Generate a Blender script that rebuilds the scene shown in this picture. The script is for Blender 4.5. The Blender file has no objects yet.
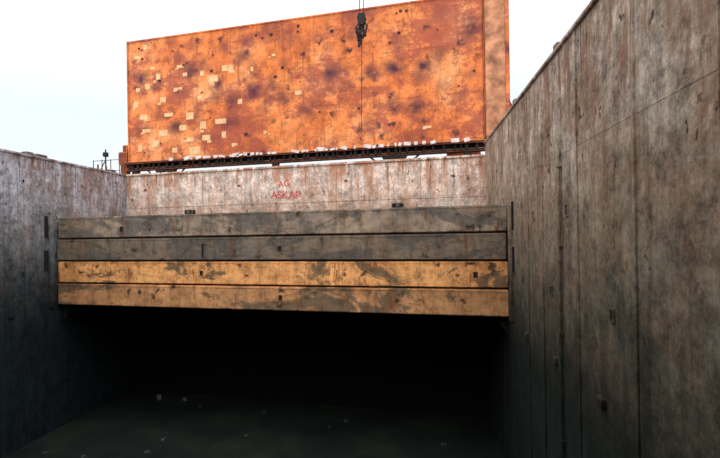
import bpy, bmesh, math, random
from mathutils import Vector, Matrix, Euler
random.seed(7)
scene = bpy.context.scene
try:
    scene.view_settings.view_transform = 'Standard'
    scene.view_settings.look = 'None'
except Exception as e:
    print(e)

EYE = 9.0           # eye height above hold floor
XL, XR = -16.6, 3.4 # side shell plating
YN, YF = -6.0, 23.6 # near / far bulkheads
TOPL, TOPR = EYE+3.8, EYE+4.4
DECK = EYE+2.3

# ------------------------------------------------------------ materials
class M:
    def __init__(s, name, rough=0.8, spec=0.3):
        s.m = bpy.data.materials.new(name); s.m.use_nodes = True
        s.nt = s.m.node_tree; s.n = s.nt.nodes; s.l = s.nt.links
        s.b = s.n['Principled BSDF']
        s.b.inputs['Roughness'].default_value = rough
        s.b.inputs['Specular IOR Level'].default_value = spec
        s.tc = s.n.new('ShaderNodeTexCoord').outputs['Object']
    def map(s, sc=(1,1,1), loc=(0,0,0), src=None):
        n = s.n.new('ShaderNodeMapping'); n.inputs['Scale'].default_value = sc
        n.inputs['Location'].default_value = loc
        s.l.new(src or s.tc, n.inputs['Vector']); return n.outputs[0]
    def noise(s, scale, detail=6, rough=0.6, sc=(1,1,1), loc=(0,0,0), dist=0.0):
        n = s.n.new('ShaderNodeTexNoise'); n.inputs['Scale'].default_value = scale
        n.inputs['Detail'].default_value = detail; n.inputs['Roughness'].default_value = rough
        n.inputs['Distortion'].default_value = dist
        s.l.new(s.map(sc, loc), n.inputs['Vector']); return n.outputs['Fac']
    def vor(s, scale, sc=(1,1,1), rnd=1.0, loc=(0,0,0), warp=0.0, wscale=1.5):
        n = s.n.new('ShaderNodeTexVoronoi'); n.inputs['Scale'].default_value = scale
        n.inputs['Randomness'].default_value = rnd
        v = s.map(sc, loc)
        if warp:
            nn = s.n.new('ShaderNodeTexNoise'); nn.inputs['Scale'].default_value = wscale; nn.inputs['Detail'].default_value = 5
            s.l.new(s.tc, nn.inputs['Vector'])
            c = s.n.new('ShaderNodeVectorMath'); c.operation = 'SUBTRACT'; s.l.new(nn.outputs['Color'], c.inputs[0]); c.inputs[1].default_value = (.5, .5, .5)
            a = s.n.new('ShaderNodeVectorMath'); a.operation = 'MULTIPLY'
            s.l.new(c.outputs[0], a.inputs[0]); a.inputs[1].default_value = tuple(warp if k else 0 for k in sc)
            b = s.n.new('ShaderNodeVectorMath'); b.operation = 'ADD'
            s.l.new(v, b.inputs[0]); s.l.new(a.outputs[0], b.inputs[1]); v = b.outputs[0]
        s.l.new(v, n.inputs['Vector']); return n.outputs['Distance']
    def ramp(s, fac, stops):
        n = s.n.new('ShaderNodeValToRGB'); e = n.color_ramp.elements
        while len(e) < len(stops): e.new(0.5)
        for i, (p, c) in enumerate(stops):
            e[i].position = p
            if not hasattr(c, '__len__'): c = (c, c, c)
            e[i].color = (*c, 1)
        s.l.new(fac, n.inputs[0]); return n.outputs[0]
    def mix(s, fac, a, b, mode='MIX'):
        n = s.n.new('ShaderNodeMix'); n.data_type = 'RGBA'; n.blend_type = mode
        if isinstance(fac, (int, float)): n.inputs[0].default_value = fac
        else: s.l.new(fac, n.inputs[0])
        for v, i in ((a, 6), (b, 7)):
            if isinstance(v, tuple): n.inputs[i].default_value = (*v, 1)
            else: s.l.new(v, n.inputs[i])
        return n.outputs[2]
    def math(s, op, a, b=0.0, clamp=False):
        n = s.n.new('ShaderNodeMath'); n.operation = op; n.use_clamp = clamp
        for v, i in ((a, 0), (b, 1)):
            if isinstance(v, (int, float)): n.inputs[i].default_value = v
            else: s.l.new(v, n.inputs[i])
        return n.outputs[0]
    def axis(s, k):
        n = s.n.new('ShaderNodeSeparateXYZ'); s.l.new(s.tc, n.inputs[0]); return n.outputs[k]
    def rng(s, v, a, b, c=0.0, d=1.0):
        n = s.n.new('ShaderNodeMapRange')
        s.l.new(v, n.inputs[0])
        for i, x in enumerate((a, b, c, d)): n.inputs[i+1].default_value = x
        return n.outputs[0]
    def out(s, col, bump=None, strength=0.4, dist=0.05):
        if isinstance(col, tuple): s.b.inputs['Base Color'].default_value = (*col, 1)
        else: s.l.new(col, s.b.inputs['Base Color'])
        if bump is not None:
            n = s.n.new('ShaderNodeBump'); n.inputs['Strength'].default_value = strength
            n.inputs['Distance'].default_value = dist
            s.l.new(bump, n.inputs['Height']); s.l.new(n.outputs[0], s.b.inputs['Normal'])
        return s.m

def plain(name, col, rough=0.8, var=0.5, scale=4):
    m = M(name, rough)
    n = m.noise(scale)
    c = m.mix(m.ramp(n, [(0.35, 0.0), (0.65, 1.0)]), tuple(x*(1-var) for x in col), tuple(min(1, x*(1+var*0.4)) for x in col))
    return m.out(c, m.noise(20), 0.3, 0.02)

def wall_mat(name, top, mid, low, bottom, rust=(0.20, 0.085, 0.04), rustamt=0.7, seed=0.0, film_amt=0.75, rlo=7.0, rth=0.49):
    m = M(name, 0.85, 0.2)
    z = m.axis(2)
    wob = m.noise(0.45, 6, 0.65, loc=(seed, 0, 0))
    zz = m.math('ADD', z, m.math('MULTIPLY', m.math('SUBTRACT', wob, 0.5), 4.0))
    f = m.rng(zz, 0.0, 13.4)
    base = m.ramp(f, [(0.0, bottom), (0.42, bottom), (0.54, low), (0.72, mid), (0.86, top), (1.0, top)])  # lower-hold shade painted into the wall colour, near black towards the floor
    film = m.ramp(m.noise(0.7, 12, 0.8, loc=(seed+2, 8, 1)), [(0.42, 0.0), (0.56, film_amt)])
    fm = m.rng(z, 5.0, 9.5, 0.0, 1.0)
    warm = tuple(0.35*t+0.65*r for t, r in zip(mid, rust))
    base = m.mix(m.math('MULTIPLY', film, fm), base, warm)
    bl = m.ramp(m.noise(2.2, 12, 0.85, loc=(seed, 3, 1)), [(0.38, 0.3), (0.5, 0.95), (0.62, 1.6)])
    base = m.mix(1.0, base, bl, 'MULTIPLY')
    st = m.ramp(m.noise(1.0, 9, 0.78, sc=(3.2, 3.2, 0.2), loc=(seed, 0, 0)), [(0.36, 0.45), (0.5, 1.0), (0.66, 1.3)])
    base = m.mix(0.8, base, st, 'MULTIPLY')
    rs = m.ramp(m.noise(1.0, 12, 0.82, sc=(1.6, 1.6, 0.4), loc=(seed+5, 2, 0)), [(rth, 0.0), (rth+0.07, 1.0)])
    rmask = m.rng(z, rlo, 12.6, 0.0, rustamt)
    base = m.mix(m.math('MULTIPLY', rs, rmask), base, rust)
    rs2 = m.ramp(m.noise(1.0, 6, 0.7, sc=(4.5, 4.5, 0.18), loc=(seed+15, 2, 0)), [(0.57, 0.0), (0.63, 1.0)])
    base = m.mix(m.math('MULTIPLY', rs2, rmask), base, tuple(r*0.55 for r in rust))
    pit = m.ramp(m.vor(2.6, sc=(1, 1, 0.6), loc=(seed, 1, 2), warp=0.7, wscale=3), [(0.10, 1.0), (0.22, 0.0)])
    pmk = m.ramp(m.noise(0.8, 3, loc=(seed+9, 0, 0)), [(0.44, 0.0), (0.52, 0.9)])
    base = m.mix(m.math('MULTIPLY', m.math('MULTIPLY', pit, pmk), fm), base, (0.035, 0.022, 0.016))
    return m.out(base, m.noise(3, 8, 0.7), 0.5, 0.05)

mat_left = wall_mat('paint_shade_left', (0.52, 0.53, 0.60), (0.22, 0.24, 0.255), (0.038, 0.052, 0.058), (0.010, 0.017, 0.021), (0.20, 0.10, 0.06), 0.85, 0, 0.4, 8.0)
mat_right = wall_mat('paint_shade_right', (0.50, 0.42, 0.35), (0.26, 0.22, 0.165), (0.062, 0.062, 0.044), (0.010, 0.015, 0.012), (0.20, 0.09, 0.042), 0.7, 20, 0.55)
mat_back = wall_mat('paint_shade_back', (0.74, 0.64, 0.58), (0.36, 0.28, 0.22), (0.008, 0.008, 0.008), (0.002, 0.002, 0.0025), (0.46, 0.20, 0.10), 0.9, 40, 0.3, 9.0, 0.48)

def pontoon_mat(name, c1, c2, stain, seed, blot=0.5, rust=(0.16, 0.05, 0.02)):
    m = M(name, 0.85, 0.2)
    n = m.noise(0.55, 8, 0.62, sc=(1, 1, 1.6), loc=(seed, 0, seed))
    base = m.mix(m.ramp(n, [(0.38, 0.0), (0.6, 1.0)]), c1, c2)
    fl = m.ramp(m.noise(0.9, 10, 0.78, loc=(seed+6, 5, 0)), [(0.45, 0.0), (0.58, 0.7)])
    base = m.mix(fl, base, tuple(0.5*a+0.5*b for a, b in zip(c2, rust)))
    b = m.ramp(m.noise(0.42, 10, 0.7, sc=(0.7, 1, 1.6), loc=(seed+11, 0, 4), dist=0.6), [(blot, 0.0), (blot+0.04, 0.85)])
    base = m.mix(b, base, stain)
    mo = m.ramp(m.noise(2.0, 12, 0.82, loc=(seed, 0, 9)), [(0.38, 0.4), (0.5, 1.0), (0.64, 1.35)])
    base = m.mix(0.85, base, mo, 'MULTIPLY')
    st = m.ramp(m.noise(1.0, 8, 0.75, sc=(2.6, 1, 0.25), loc=(seed, 0, 0)), [(0.36, 0.5), (0.48, 1.0), (0.66, 1.15)])
    base = m.mix(0.7, base, st, 'MULTIPLY')
    rs = m.ramp(m.noise(1.0, 8, 0.78, sc=(1.8, 1, 0.45), loc=(seed+3, 2, 0)), [(0.56, 0.0), (0.62, 0.9)])
    base = m.mix(rs, base, rust)
    pit = m.ramp(m.vor(1.7, loc=(seed, 0, 0), warp=0.8, wscale=2.5), [(0.16, 0.9), (0.28, 0.0)])
    pk = m.ramp(m.noise(0.4, 3, loc=(seed+2, 0, 0)), [(0.50, 0.0), (0.55, 1)])
    base = m.mix(m.math('MULTIPLY', pit, pk), base, (0.045, 0.032, 0.025))
    return m.out(base, m.noise(4, 8, 0.7), 0.4, 0.03)

pm = [pontoon_mat('pontoon_tan_low', (0.70, 0.35, 0.15), (0.54, 0.28, 0.13), (0.14, 0.105, 0.07), 3, 0.53, (0.28, 0.09, 0.03)),
      pontoon_mat('pontoon_tan', (1.0, 0.50, 0.19), (0.86, 0.41, 0.155), (0.12, 0.09, 0.06), 17, 0.55, (0.28, 0.07, 0.022)),
      pontoon_mat('pontoon_grey', (0.18, 0.15, 0.12), (0.26, 0.20, 0.14), (0.115, 0.10, 0.085), 31, 0.51, (0.15, 0.065, 0.03)),
      pontoon_mat('pontoon_grey_top', (0.23, 0.19, 0.16), (0.42, 0.31, 0.22), (0.13, 0.115, 0.10), 45, 0.52, (0.17, 0.08, 0.038))]

HZ0, HZ1 = EYE+4.97, EYE+12.9
# rusted orange hatch cover plating
def cover_mat():
    m = M('rusty_orange_plate', 0.75, 0.25)
    n = m.noise(0.3, 9, 0.65, loc=(2, 0, 0))
    base = m.ramp(n, [(0.32, (0.55, 0.14, 0.045)), (0.45, (0.80, 0.22, 0.06)), (0.55, (0.92, 0.30, 0.095)), (0.70, (0.95, 0.46, 0.21))])
    mo = m.ramp(m.noise(1.8, 12, 0.82), [(0.38, 0.45), (0.5, 1.0), (0.64, 1.2)])
    base = m.mix(0.85, base, mo, 'MULTIPLY')
    big = m.ramp(m.noise(0.4, 10, 0.78, sc=(0.8, 1, 1.2), loc=(15, 1, 8)), [(0.48, 0.0), (0.55, 0.8)])
    base = m.mix(big, base, (0.38, 0.085, 0.055))
    z = m.axis(2)
    zz = m.math('ADD', z, m.math('MULTIPLY', m.math('SUBTRACT', m.noise(0.3, 4), 0.5), 3.0))
    f = m.rng(zz, HZ0, HZ1)
    band = m.ramp(f, [(0.0, 0.1), (0.14, 0.25), (0.28, 0.95), (0.40, 0.6), (0.54, 1.0), (0.72, 1.0), (0.88, 0.45)])
    sp = m.ramp(m.vor(0.8, sc=(1, 0, 1.1), rnd=0.65, warp=1.1, wscale=1.0), [(0.10, 1.0), (0.62, 0.0)])
    brk = m.ramp(m.noise(1.1, 12, 0.82, loc=(4, 4, 4)), [(0.34, 0.0), (0.46, 1.0)])
    area = m.ramp(m.noise(0.22, 3, 0.5, loc=(21, 3, 2)), [(0.36, 0.3), (0.46, 1.0)])
    k = m.math('MULTIPLY', m.math('MULTIPLY', m.math('MULTIPLY', sp, band), brk), area)
    base = m.mix(k, base, (0.085, 0.028, 0.045))
    st = m.ramp(m.noise(1.0, 8, 0.75, sc=(2.2, 1, 0.22), loc=(9, 0, 0)), [(0.53, 0.0), (0.64, 0.7)])
    base = m.mix(st, base, (0.28, 0.07, 0.035))
    dk = m.ramp(m.vor(1.15, sc=(1, 0, 1), rnd=0.5, warp=0.7, wscale=3.5, loc=(3, 0, 5)), [(0.08, 1.0), (0.27, 0.0)])
    dm = m.ramp(m.noise(0.5, 3, loc=(1, 6, 0)), [(0.42, 0.0), (0.50, 0.9)])
    base = m.mix(m.math('MULTIPLY', dk, dm), base, (0.045, 0.018, 0.030))
    h = m.math('ADD', m.noise(2.5, 8, 0.7), m.math('MULTIPLY', m.vor(0.62, sc=(1, 0, 1.15), rnd=0.2), 1.2))
    return m.out(base, h, 0.5, 0.12)
mat_cover = cover_mat()
mat_edge = plain('rust_edge', (0.62, 0.28, 0.15), 0.8, 0.6, 1.5)
mat_brown = plain('brown_rust', (0.22, 0.07, 0.035), 0.85, 0.5, 3)
mat_dark = plain('dark_steel', (0.03, 0.026, 0.025), 0.8, 0.5, 3)
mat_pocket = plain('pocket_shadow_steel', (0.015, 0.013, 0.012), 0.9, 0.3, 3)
mat_cream = plain('primer_patch', (0.90, 0.55, 0.28), 0.8, 0.3, 3)
mat_grime = plain('greasy_flange', (0.16, 0.14, 0.13), 0.8, 0.6, 2)
mat_deck = plain('deck_paint', (0.2, 0.09, 0.06), 0.8, 0.5, 1)
mat_red = plain('red_marking_paint', (0.60, 0.09, 0.09), 0.8, 0.4, 6)
mat_litter = plain('sheet_litter', (0.12, 0.14, 0.18), 0.7, 0.3, 3)
mat_flake = plain('pale_flake', (0.8, 0.72, 0.68), 0.8, 0.3, 3)
mat_crane = plain('crane_paint', (0.6, 0.55, 0.45), 0.6, 0.3, 1)

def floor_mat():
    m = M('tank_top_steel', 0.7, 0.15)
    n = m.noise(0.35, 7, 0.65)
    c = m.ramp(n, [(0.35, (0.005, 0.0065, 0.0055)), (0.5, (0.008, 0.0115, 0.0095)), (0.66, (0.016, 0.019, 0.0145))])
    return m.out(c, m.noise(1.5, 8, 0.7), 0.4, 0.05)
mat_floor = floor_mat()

# ------------------------------------------------------------ mesh builder
class B:
    def __init__(s, name, mats):
        s.name, s.mats, s.bm = name, mats, bmesh.new()
    def _fin(s, verts, mi):
        fs = set()
        for v in verts: fs.update(v.link_faces)
        for f in fs: f.material_index = mi
    def box(s, x0, x1, y0, y1, z0, z1, mi=0, bev=0.0, rot=None):
        r = bmesh.ops.create_cube(s.bm, size=1)
        vs = r['verts']
        c = Vector(((x0+x1)/2, (y0+y1)/2, (z0+z1)/2))
        for v in vs: v.co = Vector((v.co.x*(x1-x0), v.co.y*(y1-y0), v.co.z*(z1-z0)))
        if rot is not None:
            R = Euler(rot).to_matrix()
            for v in vs: v.co = R @ v.co
        for v in vs: v.co += c
        s._fin(vs, mi)
        if bev:
            es = set()
            for v in vs: es.update(v.link_edges)
            bmesh.ops.bevel(s.bm, geom=list(es), offset=bev, segments=2, affect='EDGES', clamp_overlap=True)
    def rod(s, p, q, r=0.05, mi=0, seg=10, r2=None):
        p, q = Vector(p), Vector(q); d = q-p
        R = d.to_track_quat('Z', 'Y').to_matrix().to_4x4()
        T = Matrix.Translation((p+q)/2) @ R
        k = bmesh.ops.create_cone(s.bm, cap_ends=True, segments=seg, radius1=r, radius2=r if r2 is None else r2, depth=d.length, matrix=T)
        s._fin(k['verts'], mi)
    def path(s, pts, r=0.05, mi=0, seg=8):
        for a, b in zip(pts[:-1], pts[1:]): s.rod(a, b, r, mi, seg)
        for a in pts[1:-1]:
            k = bmesh.ops.create_uvsphere(s.bm, u_segments=seg, v_segments=6, radius=r, matrix=Matrix.Translation(a))
            s._fin(k['verts'], mi)
    def prism(s, poly, axis, a, b, mi=0):
        def P(u, v, w):
            return (w, u, v) if axis == 'x' else ((u, w, v) if axis == 'y' else (u, v, w))
        A = [s.bm.verts.new(P(u, v, a)) for u, v in poly]
        C = [s.bm.verts.new(P(u, v, b)) for u, v in poly]
        n = len(poly)
        fs = [s.bm.faces.new(A), s.bm.faces.new(C[::-1])]
        for i in range(n): fs.append(s.bm.faces.new((A[i], C[i], C[(i+1) % n], A[(i+1) % n])))
        for f in fs: f.material_index = mi
    def done(s, parent=None):
        bmesh.ops.recalc_face_normals(s.bm, faces=s.bm.faces)
        me = bpy.data.meshes.new(s.name); s.bm.to_mesh(me); s.bm.free()
        for m in s.mats: me.materials.append(m)
        o = bpy.data.objects.new(s.name, me); scene.collection.objects.link(o)
        if parent: o.parent = parent
        return o

# ------------------------------------------------------------ hold shell
f = B('floor', [mat_floor, mat_dark])
f.box(XL-0.3, XR+0.3, YN-0.3, YF+0.3, -0.3, 0, 0)
f.done()

def pocket(b, side, y, z, w, h, mi_frame, mi_dark):
    """small framed lashing pocket on a side wall"""
    x = XL if side > 0 else XR
    def bx(y0, y1, z0, z1, d, mi):
        xs = sorted((x-0.02*side, x+d*side)); b.box(xs[0], xs[1], y0, y1, z0, z1, mi)
    t = 0.03
    bx(y-w/2, y+w/2, z-h/2, z+h/2, 0.008, mi_dark)
    bx(y-w/2-t, y-w/2, z-h/2-t, z+h/2+t, 0.03, mi_frame)
    bx(y+w/2, y+w/2+t, z-h/2-t, z+h/2+t, 0.03, mi_frame)
    bx(y-w/2, y+w/2, z+h/2, z+h/2+t, 0.03, mi_frame)
    bx(y-w/2, y+w/2, z-h/2-t, z-h/2, 0.03, mi_frame)

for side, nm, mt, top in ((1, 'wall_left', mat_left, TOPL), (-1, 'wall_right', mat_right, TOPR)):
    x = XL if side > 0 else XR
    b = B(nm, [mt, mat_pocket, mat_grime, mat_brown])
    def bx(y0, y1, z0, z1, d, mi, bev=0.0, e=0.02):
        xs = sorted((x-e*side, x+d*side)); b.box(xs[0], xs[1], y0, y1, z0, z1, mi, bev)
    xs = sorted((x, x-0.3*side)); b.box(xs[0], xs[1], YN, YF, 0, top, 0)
    bx(YN, YF, top-0.08, top+0.03, 0.06, 0, 0.02, 0.45)
    for z in (EYE+1.85, EYE-5.6): bx(YN, YF, z-0.012, z+0.012, 0.005, 0)
    # vertical stiffener edges
    for y, w_ in ((-4, .03), (-0.5, .05), (3.1, .03), (6.2, .02), (8.3, .05), (10.9, .05), (13.6, .03), (15.2, .02), (19.4, .03), (21.5, .04)):
        bx(y-w_, y+w_, 0.02, top-0.1, 0.03, 0, 0.01)
    y = 1.0
    while y < 17:
        bx(y-0.15, y+0.15, EYE-3.3, EYE-3.13, 0.08, 0, 0.02); y += 2.9
    for yy in (18.6, 20.8, 22.9):
        b.prism([(x, EYE-3.9), (x+0.42*side, EYE-3.25), (x+0.42*side, EYE-3.13), (x, EYE-3.13)], 'y', yy-0.12, yy+0.12, 0)
    for yy in (11.6, 14.6): pocket(b, side, yy, EYE+0.5, 0.16, 0.24, 0, 1)
    for yy in (9.2, 12.9, 16.1): pocket(b, side, yy, EYE-1.5, 0.13, 0.2, 0, 1)
    for yy in (13.0, 16.2, 20.5): pocket(b, side, yy, EYE+2.6, 0.12, 0.14, 0, 1)
    bx(17.55, 17.8, EYE-3.2, EYE+1.3, 0.12, 0, 0.02)
    bx(17.35, 17.5, EYE+0.1, EYE+1.1, 0.05, 1)
    bx(17.3, 17.5, EYE-1.4, EYE-0.5, 0.05, 1)
    if side < 0:
        b.rod((XR-0.06, 12.0, EYE-6.5), (XR-0.06, 12.0, EYE+2.0), 0.035, 0)
        for z in (EYE-5, EYE-2.4, EYE-0.3, EYE+1.6): bx(11.92, 12.08, z-0.05, z+0.05, 0.10, 0)
        for yy in (12.2, 16.9): bx(yy-0.12, yy+0.12, top, top+0.16, 0.05, 2, 0.03, 0.3)
    else:
        for yy, ww in ((16.6, 0.22), (17.3, 0.3), (22.4, 0.25)):
            bx(yy-ww, yy+ww, top, top+0.16, 0.02, 2, 0.03, 0.3)
        for yy in (21.3, 22.0): b.rod((XL-0.15, yy, top), (XL-0.15, yy, top+0.3), 0.05, 3)
    b.done()

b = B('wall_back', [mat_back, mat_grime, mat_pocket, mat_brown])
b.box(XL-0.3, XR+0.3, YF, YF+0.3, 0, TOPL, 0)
b.box(XL+0.07, XR-0.07, YF-0.08, YF+0.4, TOPL-0.09, TOPL+0.03, 0, 0.02)
b.box(XL, XR, YF-0.02, YF+0.02, EYE+1.8, EYE+1.84, 0)
for i in range(7):
    xx = XL+1.6+i*2.9
    b.box(xx-0.015, xx+0.015, YF-0.012, YF+0.02, 0, TOPL-0.09, 0)
for xx in (-15.3, -9.4, -3.4, 1.9):
    b.box(xx-0.10, xx+0.10, YF-0.03, YF+0.02, EYE+2.8, EYE+2.92, 3, 0.01)
wb = b.done()
def text(s, x, z, size, rot=0.0):
    cu = bpy.data.curves.new('marking', 'FONT'); cu.body = s; cu.size = size; cu.extrude = 0.003; cu.offset = 0.006
    o = bpy.data.objects.new('marking', cu); scene.collection.objects.link(o)
    o.location = (x, YF-0.006, z); o.rotation_euler = (math.radians(90), rot, 0)
    cu.materials.append(mat_red); o.parent = wb
text('ASKAP', -7.55, EYE+2.08, 0.56, 0.04)
text('AG', -7.1, EYE+2.66, 0.46, -0.1)

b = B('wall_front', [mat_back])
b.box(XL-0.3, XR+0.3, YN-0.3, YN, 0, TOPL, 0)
b.done()

for x0, x1, y0, y1 in ((-24, 11, YF+0.42, 38), (-24, XL-0.48, YN-0.32, YF+0.40), (XR+0.48, 11, YN-0.32, YF+0.40), (-24, 11, -14, YN-0.34)):
    b = B('ship_deck', [mat_deck]); b.box(x0, x1, y0, y1, DECK-0.2, DECK, 0); b.done()

# ------------------------------------------------------------ tween deck pontoons
zb = EYE-3.12
slots = [[(-5.4, 0.55)], [(-9.0, 0.5), (2.2, 0.5)], [(-8.9, 0.45), (-5.4, 0.5)], [(-13.0, 0.4)]]
for i in range(4):
    b = B('tween_deck_pontoon', [pm[i], mat_pocket, mat_grime])
    z0, z1 = zb+i*1.05, zb+(i+1)*1.05-0.035
    dy = (0.0, 0.05, 0.0, 0.07)[i]
    x0, x1 = XL+0.08+(0.05 if i == 3 else 0), XR-0.08-(0.05 if i == 2 else 0)
    b.box(x0, x1, 18.0+dy, 23.45, z0+0.035, z1, 0, 0.03)
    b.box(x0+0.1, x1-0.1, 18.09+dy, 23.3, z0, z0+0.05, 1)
    b.box(x0+0.05, x1-0.05, 17.985+dy, 18.05+dy, z1-0.09, z1-0.03, 0, 0.01)
    for xx in (-15.9, -12.2, -7.4, -2.6, 1.9):
        b.box(xx-0.01, xx+0.01, 17.992+dy, 18.02+dy, z0+0.06, z1-0.1, 0)
    for (xx, fz) in slots[i]:
        zc = z0+1.02*fz; w, h = (0.08, 0.11) if i != 2 or xx > -6 else (0.05, 0.28)
        b.box(xx-w, xx+w, 17.99+dy, 18.05+dy, zc-h, zc+h, 1)
        t = 0.02
        b.box(xx-w-t, xx-w, 17.97+dy, 18.02+dy, zc-h-t, zc+h+t, 0); b.box(xx+w, xx+w+t, 17.97+dy, 18.02+dy, zc-h-t, zc+h+t, 0)
        b.box(xx-w, xx+w, 17.97+dy, 18.02+dy, zc+h, zc+h+t, 0); b.box(xx-w, xx+w, 17.97+dy, 18.02+dy, zc-h-t, zc-h, 0)
    if i == 3:
        for xx, w in ((-9.65, 0.2), (-0.6, 0.24)):
            b.box(xx-w, xx+w, 18.15, 18.5, z1, z1+0.2, 1, 0.03)
            b.rod((xx, 18.14, z1+0.1), (xx, 18.2, z1+0.1), 0.07, 2)
    b.done()

# ------------------------------------------------------------ raised hatch cover
YH = 26.0
HX0, HX1 = -18.07, 4.95
b = B('hatch_cover', [mat_cover, mat_edge, mat_dark, mat_cream, mat_brown, mat_flake])
b.box(HX0, 3.75, YH, YH+0.7, HZ0, HZ1, 0, 0.04)
b.box(3.78, HX1, YH-0.08, YH+0.75, HZ0+0.15, HZ1, 1, 0.04)
b.box(3.72, 3.82, YH-0.12, YH, HZ0+0.1, HZ1, 4, 0.02)
b.box(4.80, HX1+0.05, YH-0.14, YH, HZ0+0.1, HZ1, 0, 0.02)
b.box(HX0-0.03, HX0+0.10, YH-0.06, YH+0.72, HZ0, HZ1+0.05, 0, 0.03)
b.box(HX0, 3.75, YH-0.04, YH+0.72, HZ1-0.08, HZ1+0.05, 0, 0.03)
for z in (HZ0+2.65, HZ0+5.3): b.box(HX0+0.1, 3.7, YH-0.008, YH+0.01, z-0.012, z+0.012, 0)
for xx in (-14.3, -10.4, -6.5, -2.6, 1.0): b.box(xx-0.012, xx+0.012, YH-0.008, YH+0.01, HZ0, HZ1, 0)
pts = [(-17.3, 11.8), (-16.7, 12.4), (-14.2, 10.9), (-12.7, 10.3), (-13.9, 10.35), (-11, 10.45), (-9.4, 10.2), (-17.3, 9.7), (-16.6, 9.85),
 (-15.5, 8.9), (-17.5, 8.75), (-16.9, 7.9), (-15.1, 7.9), (-13.6, 7.7), (-12.7, 7.05), (-16.7, 7.0), (-15.5, 6.75), (-13.7, 6.2), (-12.5, 6.25),
 (-11.5, 7.2), (-11.3, 6.35), (-13.3, 5.5), (-14.4, 9.5), (-16.2, 11.0), (-12.9, 8.8), (-10.2, 8.3), (-6.5, 8.5), (-8.6, 6.3), (0.8, 5.9), (-14.7, 5.6), (-10.6, 5.7),
 (-16.1, 6.1), (-14.1, 7.0), (-17.2, 5.9), (-12.0, 9.9), (-15.8, 10.4), (-8.0, 10.9), (2.0, 8.4)]
for (x, z) in pts:
    k = 0.6 if x > -10 else 1.0
    w = random.uniform(0.12, 0.38)*k; h = random.uniform(0.08, 0.24)*k
    b.box(x-w, x+w, YH-0.012, YH+0.01, EYE+z-h, EYE+z+h, 3)
    if random.random() < 0.5:
        dx = random.uniform(-0.3, 0.3)
        b.box(x+dx-w*.5, x+dx+w*.5, YH-0.011, YH+0.01, EYE+z-h*1.9, EYE+z-h*1.02, 3)
for _ in range(40):
    x = random.uniform(HX0+0.6, 3.4); z = random.uniform(HZ0+0.4, HZ1-0.3); w = random.uniform(0.04, 0.10)
    b.box(x-w, x+w, YH-0.04, YH+0.01, z-w*0.8, z+w*0.8, 2, 0.01)
# lower beam (I section)
b.box(HX0-0.2, 4.0, YH-0.35, YH+0.6, HZ0-0.14, HZ0-0.02, 2, 0.02)
b.box(HX0, 3.8, YH+0.1, YH+0.2, HZ0-0.46, HZ0-0.1, 2)
b.box(HX0-0.1, 3.9, YH-0.15, YH+0.4, HZ0-0.54, HZ0-0.40, 2, 0.02)
x = HX0+0.2
while x < 3.8:
    w = random.uniform(0.03, 0.10)
    b.box(x-w, x+w, YH-0.2, YH+0.12, HZ0-0.44, HZ0-0.1, 2)
    if random.random() < 0.8 and x > -15:
        w = random.uniform(0.05, 0.25)
        b.box(x-w, x+w, YH-0.42, YH-0.3, HZ0-0.1, HZ0+random.uniform(0.03, 0.14), 5, 0.01, rot=(0, random.uniform(-.3, .3), 0))
    x += random.uniform(0.2, 0.6)
D0 = DECK+0.003
for xx in (-15.4, -1.0, -17.6, 2.9, -8.0):
    wide = xx in (-15.4, -1.0)
    b.prism([(xx-0.75, HZ0-0.5), (xx+0.75, HZ0-0.5), (xx+0.3, HZ0-1.2), (xx-0.3, HZ0-1.2)] if wide else
            [(xx-0.2, HZ0-0.5), (xx+0.2, HZ0-0.5), (xx+0.12, HZ0-1.2), (xx-0.12, HZ0-1.2)], 'y', YH-0.1, YH+0.3, 2)
    b.box(xx-0.15, xx+0.15, YH-0.05, YH+0.25, D0, HZ0-1.1, 2)
    if wide:
        for s_ in (-1, 1): b.rod((xx+s_*1.4, YH+0.1, HZ0-0.5), (xx+s_*0.1, YH+0.1, HZ0-1.6), 0.05, 2)
b.box(HX0-0.75, HX0-0.1, YH-0.1, YH+0.6, HZ0-0.1, HZ0+0.75, 4, 0.06)
b.box(HX0-0.45, HX0-0.1, YH-0.05, YH+0.5, HZ0+0.7, HZ0+1.2, 4, 0.05)
b.box(HX0-0.65, HX0-0.2, YH, YH+0.5, D0, HZ0-0.1, 4, 0.03)
b.prism([(4.9, HZ0-0.2), (5.35, HZ0-0.1), (5.3, HZ0+1.4), (4.9, HZ0+2.1)], 'y', YH-0.1, YH+0.5, 4)
b.box(1.9, 3.7, YH+1.2, YH+1.8, HZ0-0.9, HZ0-0.25, 1, 0.05)
b.box(2.2, 3.4, YH+1.3, YH+1.7, D0, HZ0-0.85, 4, 0.02)
b.box(4.2, 4.7, YH, YH+0.5, D0, HZ0+0.2, 4, 0.02)
b.done()

# unseen closed section added behind the viewer to darken near walls and floor
b = B('hatch_cover', [mat_edge, mat_dark])
b.box(XL-0.6, XR+0.6, YN-0.3, 2.5, TOPR+0.05, TOPR+0.75, 0, 0.05)
for yy in (-4.5, -2.5, -0.5, 1.5): b.box(XL+0.3, XR-0.3, yy-0.1, yy+0.1, TOPR-0.25, TOPR+0.1, 0)
b.done()

# ------------------------------------------------------------ deck railing far left
b = B('deck_railing', [mat_dark, mat_brown])
for xx in (-21.6, -20.9, -20.2, -19.5): b.rod((xx, 27, D0), (xx, 27, EYE+5.5), 0.03)
for z in (EYE+3.9, EYE+4.7, EYE+5.45): b.rod((-21.6, 27, z), (-19.5, 27, z), 0.02)
b.rod((-20.6, 27, D0), (-20.6, 27, EYE+6.2), 0.05)
b.box(-20.75, -20.45, 26.85, 27.15, EYE+5.7, EYE+6.0, 0, 0.03)
b.rod((-21.4, 27, EYE+4.2), (-20.6, 27, EYE+5.5), 0.03)
b.done()

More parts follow.
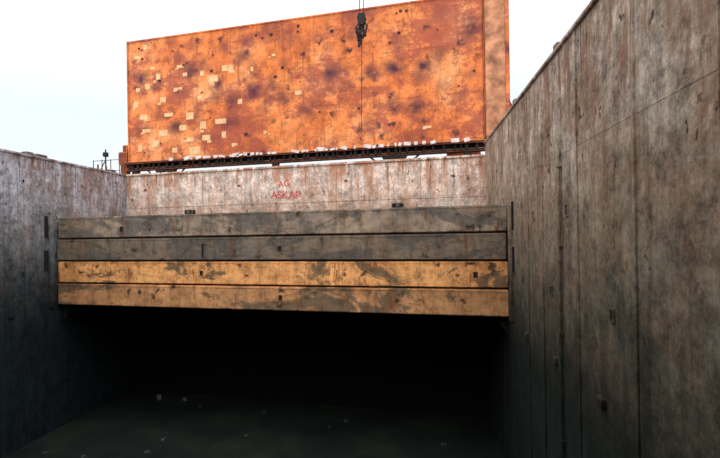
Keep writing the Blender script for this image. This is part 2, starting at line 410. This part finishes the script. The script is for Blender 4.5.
# ------------------------------------------------------------ cargo crane with hanging wire and hook block
CX, CY = -2.08, 20.0
TZ = EYE+26
b = B('cargo_crane', [mat_crane, mat_dark])
b.rod((-6.6, -10, D0), (-6.6, -10, EYE+12), 1.2, 0, 24, 1.0)
b.rod((-6.6, -10, EYE+12), (-6.6, -10, EYE+12.6), 1.6, 0, 24)
b.box(-8.2, -5.0, -11.5, -8.6, EYE+12.6, EYE+16, 0, 0.1)
b.box(-4.95, -3.9, -9.6, -8.2, EYE+12.8, EYE+15, 1, 0.1)
tip = Vector((CX, CY, TZ)); root = Vector((-6.6, -8.8, EYE+13.5))
ax = (tip-root).normalized(); sd = ax.cross(Vector((0, 0, 1))).normalized(); up = sd.cross(ax)
ch = []
for su, ss in ((1, 1), (1, -1), (-1, -1), (-1, 1)):
    ch.append((root+sd*0.8*ss+up*0.5*su, tip+sd*0.3*ss+up*0.25*su))
for p, q in ch: b.rod(p, q, 0.09, 0)
for i in range(14):
    for j in range(4):
        p, q = ch[j]; r, s_ = ch[(j+1) % 4]
        b.rod(p.lerp(q, i/14), r.lerp(s_, (i+1)/14), 0.04, 0, 6)
b.rod(tip+sd*0.4, tip-sd*0.4, 0.35, 1, 16)
hz = EYE+9.5
b.rod((CX-0.08, CY, hz), (CX-0.08, CY, TZ), 0.02, 1); b.rod((CX+0.08, CY, hz), (CX+0.08, CY, TZ), 0.02, 1)
b.rod((CX, CY-0.1, hz), (CX, CY+0.1, hz), 0.16, 1, 16)
for yy in (-0.12, 0.12): b.prism([(CX-0.15, hz+0.2), (CX+0.15, hz+0.2), (CX+0.2, hz), (CX+0.08, hz-0.3), (CX-0.08, hz-0.3), (CX-0.2, hz)], 'y', CY+yy-0.02, CY+yy+0.02, 1)
b.rod((CX, CY, hz-0.2), (CX, CY, hz-0.5), 0.06, 1)
hk = [Vector((CX+0.13*math.sin(a), CY, hz-0.6+0.13*math.cos(a))) for a in [math.radians(t) for t in range(0, 250, 25)]]
b.path(hk, 0.045, 1)
for k in range(11):
    dx = random.uniform(-0.26, 0.28); L = random.uniform(0.3, 0.8)
    t0 = hz-0.55+random.uniform(0, 0.6)
    P = [Vector((CX+0.02*k-0.1, CY, t0)), Vector((CX+dx, CY+random.uniform(-.1, .1), t0-L*0.5)), Vector((CX+dx*0.6, CY, t0-L))]
    b.path(P, 0.035, 1)
    b.rod(P[-1], P[-1]+Vector((0.0, 0, -0.12)), 0.06, 1)
b.path([Vector((CX, CY, hz-0.7)), Vector((CX-0.05, CY, EYE+6.5)), Vector((CX-0.08, CY, EYE+4.5))], 0.014, 1)
b.done()

# ------------------------------------------------------------ debris on hold floor
b = B('floor_litter', [mat_litter, mat_dark])
for (x, y, w) in ((-14.0, 22.6, 0.12), (-13.8, 22.3, 0.07), (-12.4, 22.6, 0.09)):
    b.box(x-w, x+w, y-w*.7, y+w*.7, 0.0, w*1.1, 0, 0.03, rot=(0, 0, random.uniform(0, 3)))
for _ in range(30):
    x = random.uniform(XL+1, XR-1); y = random.uniform(9, 22.5); w = random.uniform(0.03, 0.1)
    b.box(x-w, x+w, y-w, y+w, 0, w*0.6, 1, 0.01, rot=(0, 0, random.uniform(0, 3)))
b.done()

# ------------------------------------------------------------ sky: overcast dome, brighter to zenith
w = bpy.data.worlds.new('overcast_sky'); scene.world = w; w.use_nodes = True
nt = w.node_tree; bg = nt.nodes['Background']
tc = nt.nodes.new('ShaderNodeTexCoord'); sp = nt.nodes.new('ShaderNodeSeparateXYZ')
nt.links.new(tc.outputs['Generated'], sp.inputs[0])
rp = nt.nodes.new('ShaderNodeValToRGB'); nt.links.new(sp.outputs[2], rp.inputs[0])
e = rp.color_ramp.elements; e[0].position = 0.0; e[0].color = (0.90, 0.94, 0.97, 1)
e[1].position = 1.0; e[1].color = (3.5, 3.5, 3.5, 1)
k = e.new(0.25); k.color = (0.82, 0.91, 0.97, 1)
k = e.new(0.5); k.color = (1.2, 1.22, 1.25, 1)
nt.links.new(rp.outputs[0], bg.inputs['Color']); bg.inputs['Strength'].default_value = 1.1

sl = bpy.data.lights.new('hazy_sun', 'SUN'); sl.energy = 1.0; sl.angle = math.radians(60); sl.color = (1, 0.96, 0.9)
so = bpy.data.objects.new('hazy_sun', sl); scene.collection.objects.link(so)
so.rotation_euler = Vector((0.15, 0.75, -0.65)).to_track_quat('-Z', 'Y').to_euler()
so.location = (0, -10, 40)

# ------------------------------------------------------------ camera
cam = bpy.data.cameras.new('camera'); co = bpy.data.objects.new('camera', cam); scene.collection.objects.link(co)
cam.sensor_width = 36; cam.lens = 452/720*36; cam.shift_x = 65/720; cam.shift_y = 7/720
co.location = (0, 0, EYE)
yaw = math.radians(14.75); roll = math.radians(0.9)
R = Matrix.Rotation(yaw, 3, 'Z') @ Matrix.Rotation(math.radians(90), 3, 'X') @ Matrix.Rotation(-roll, 3, 'Z')
co.rotation_euler = R.to_euler()
cam.clip_end = 500
scene.camera = co
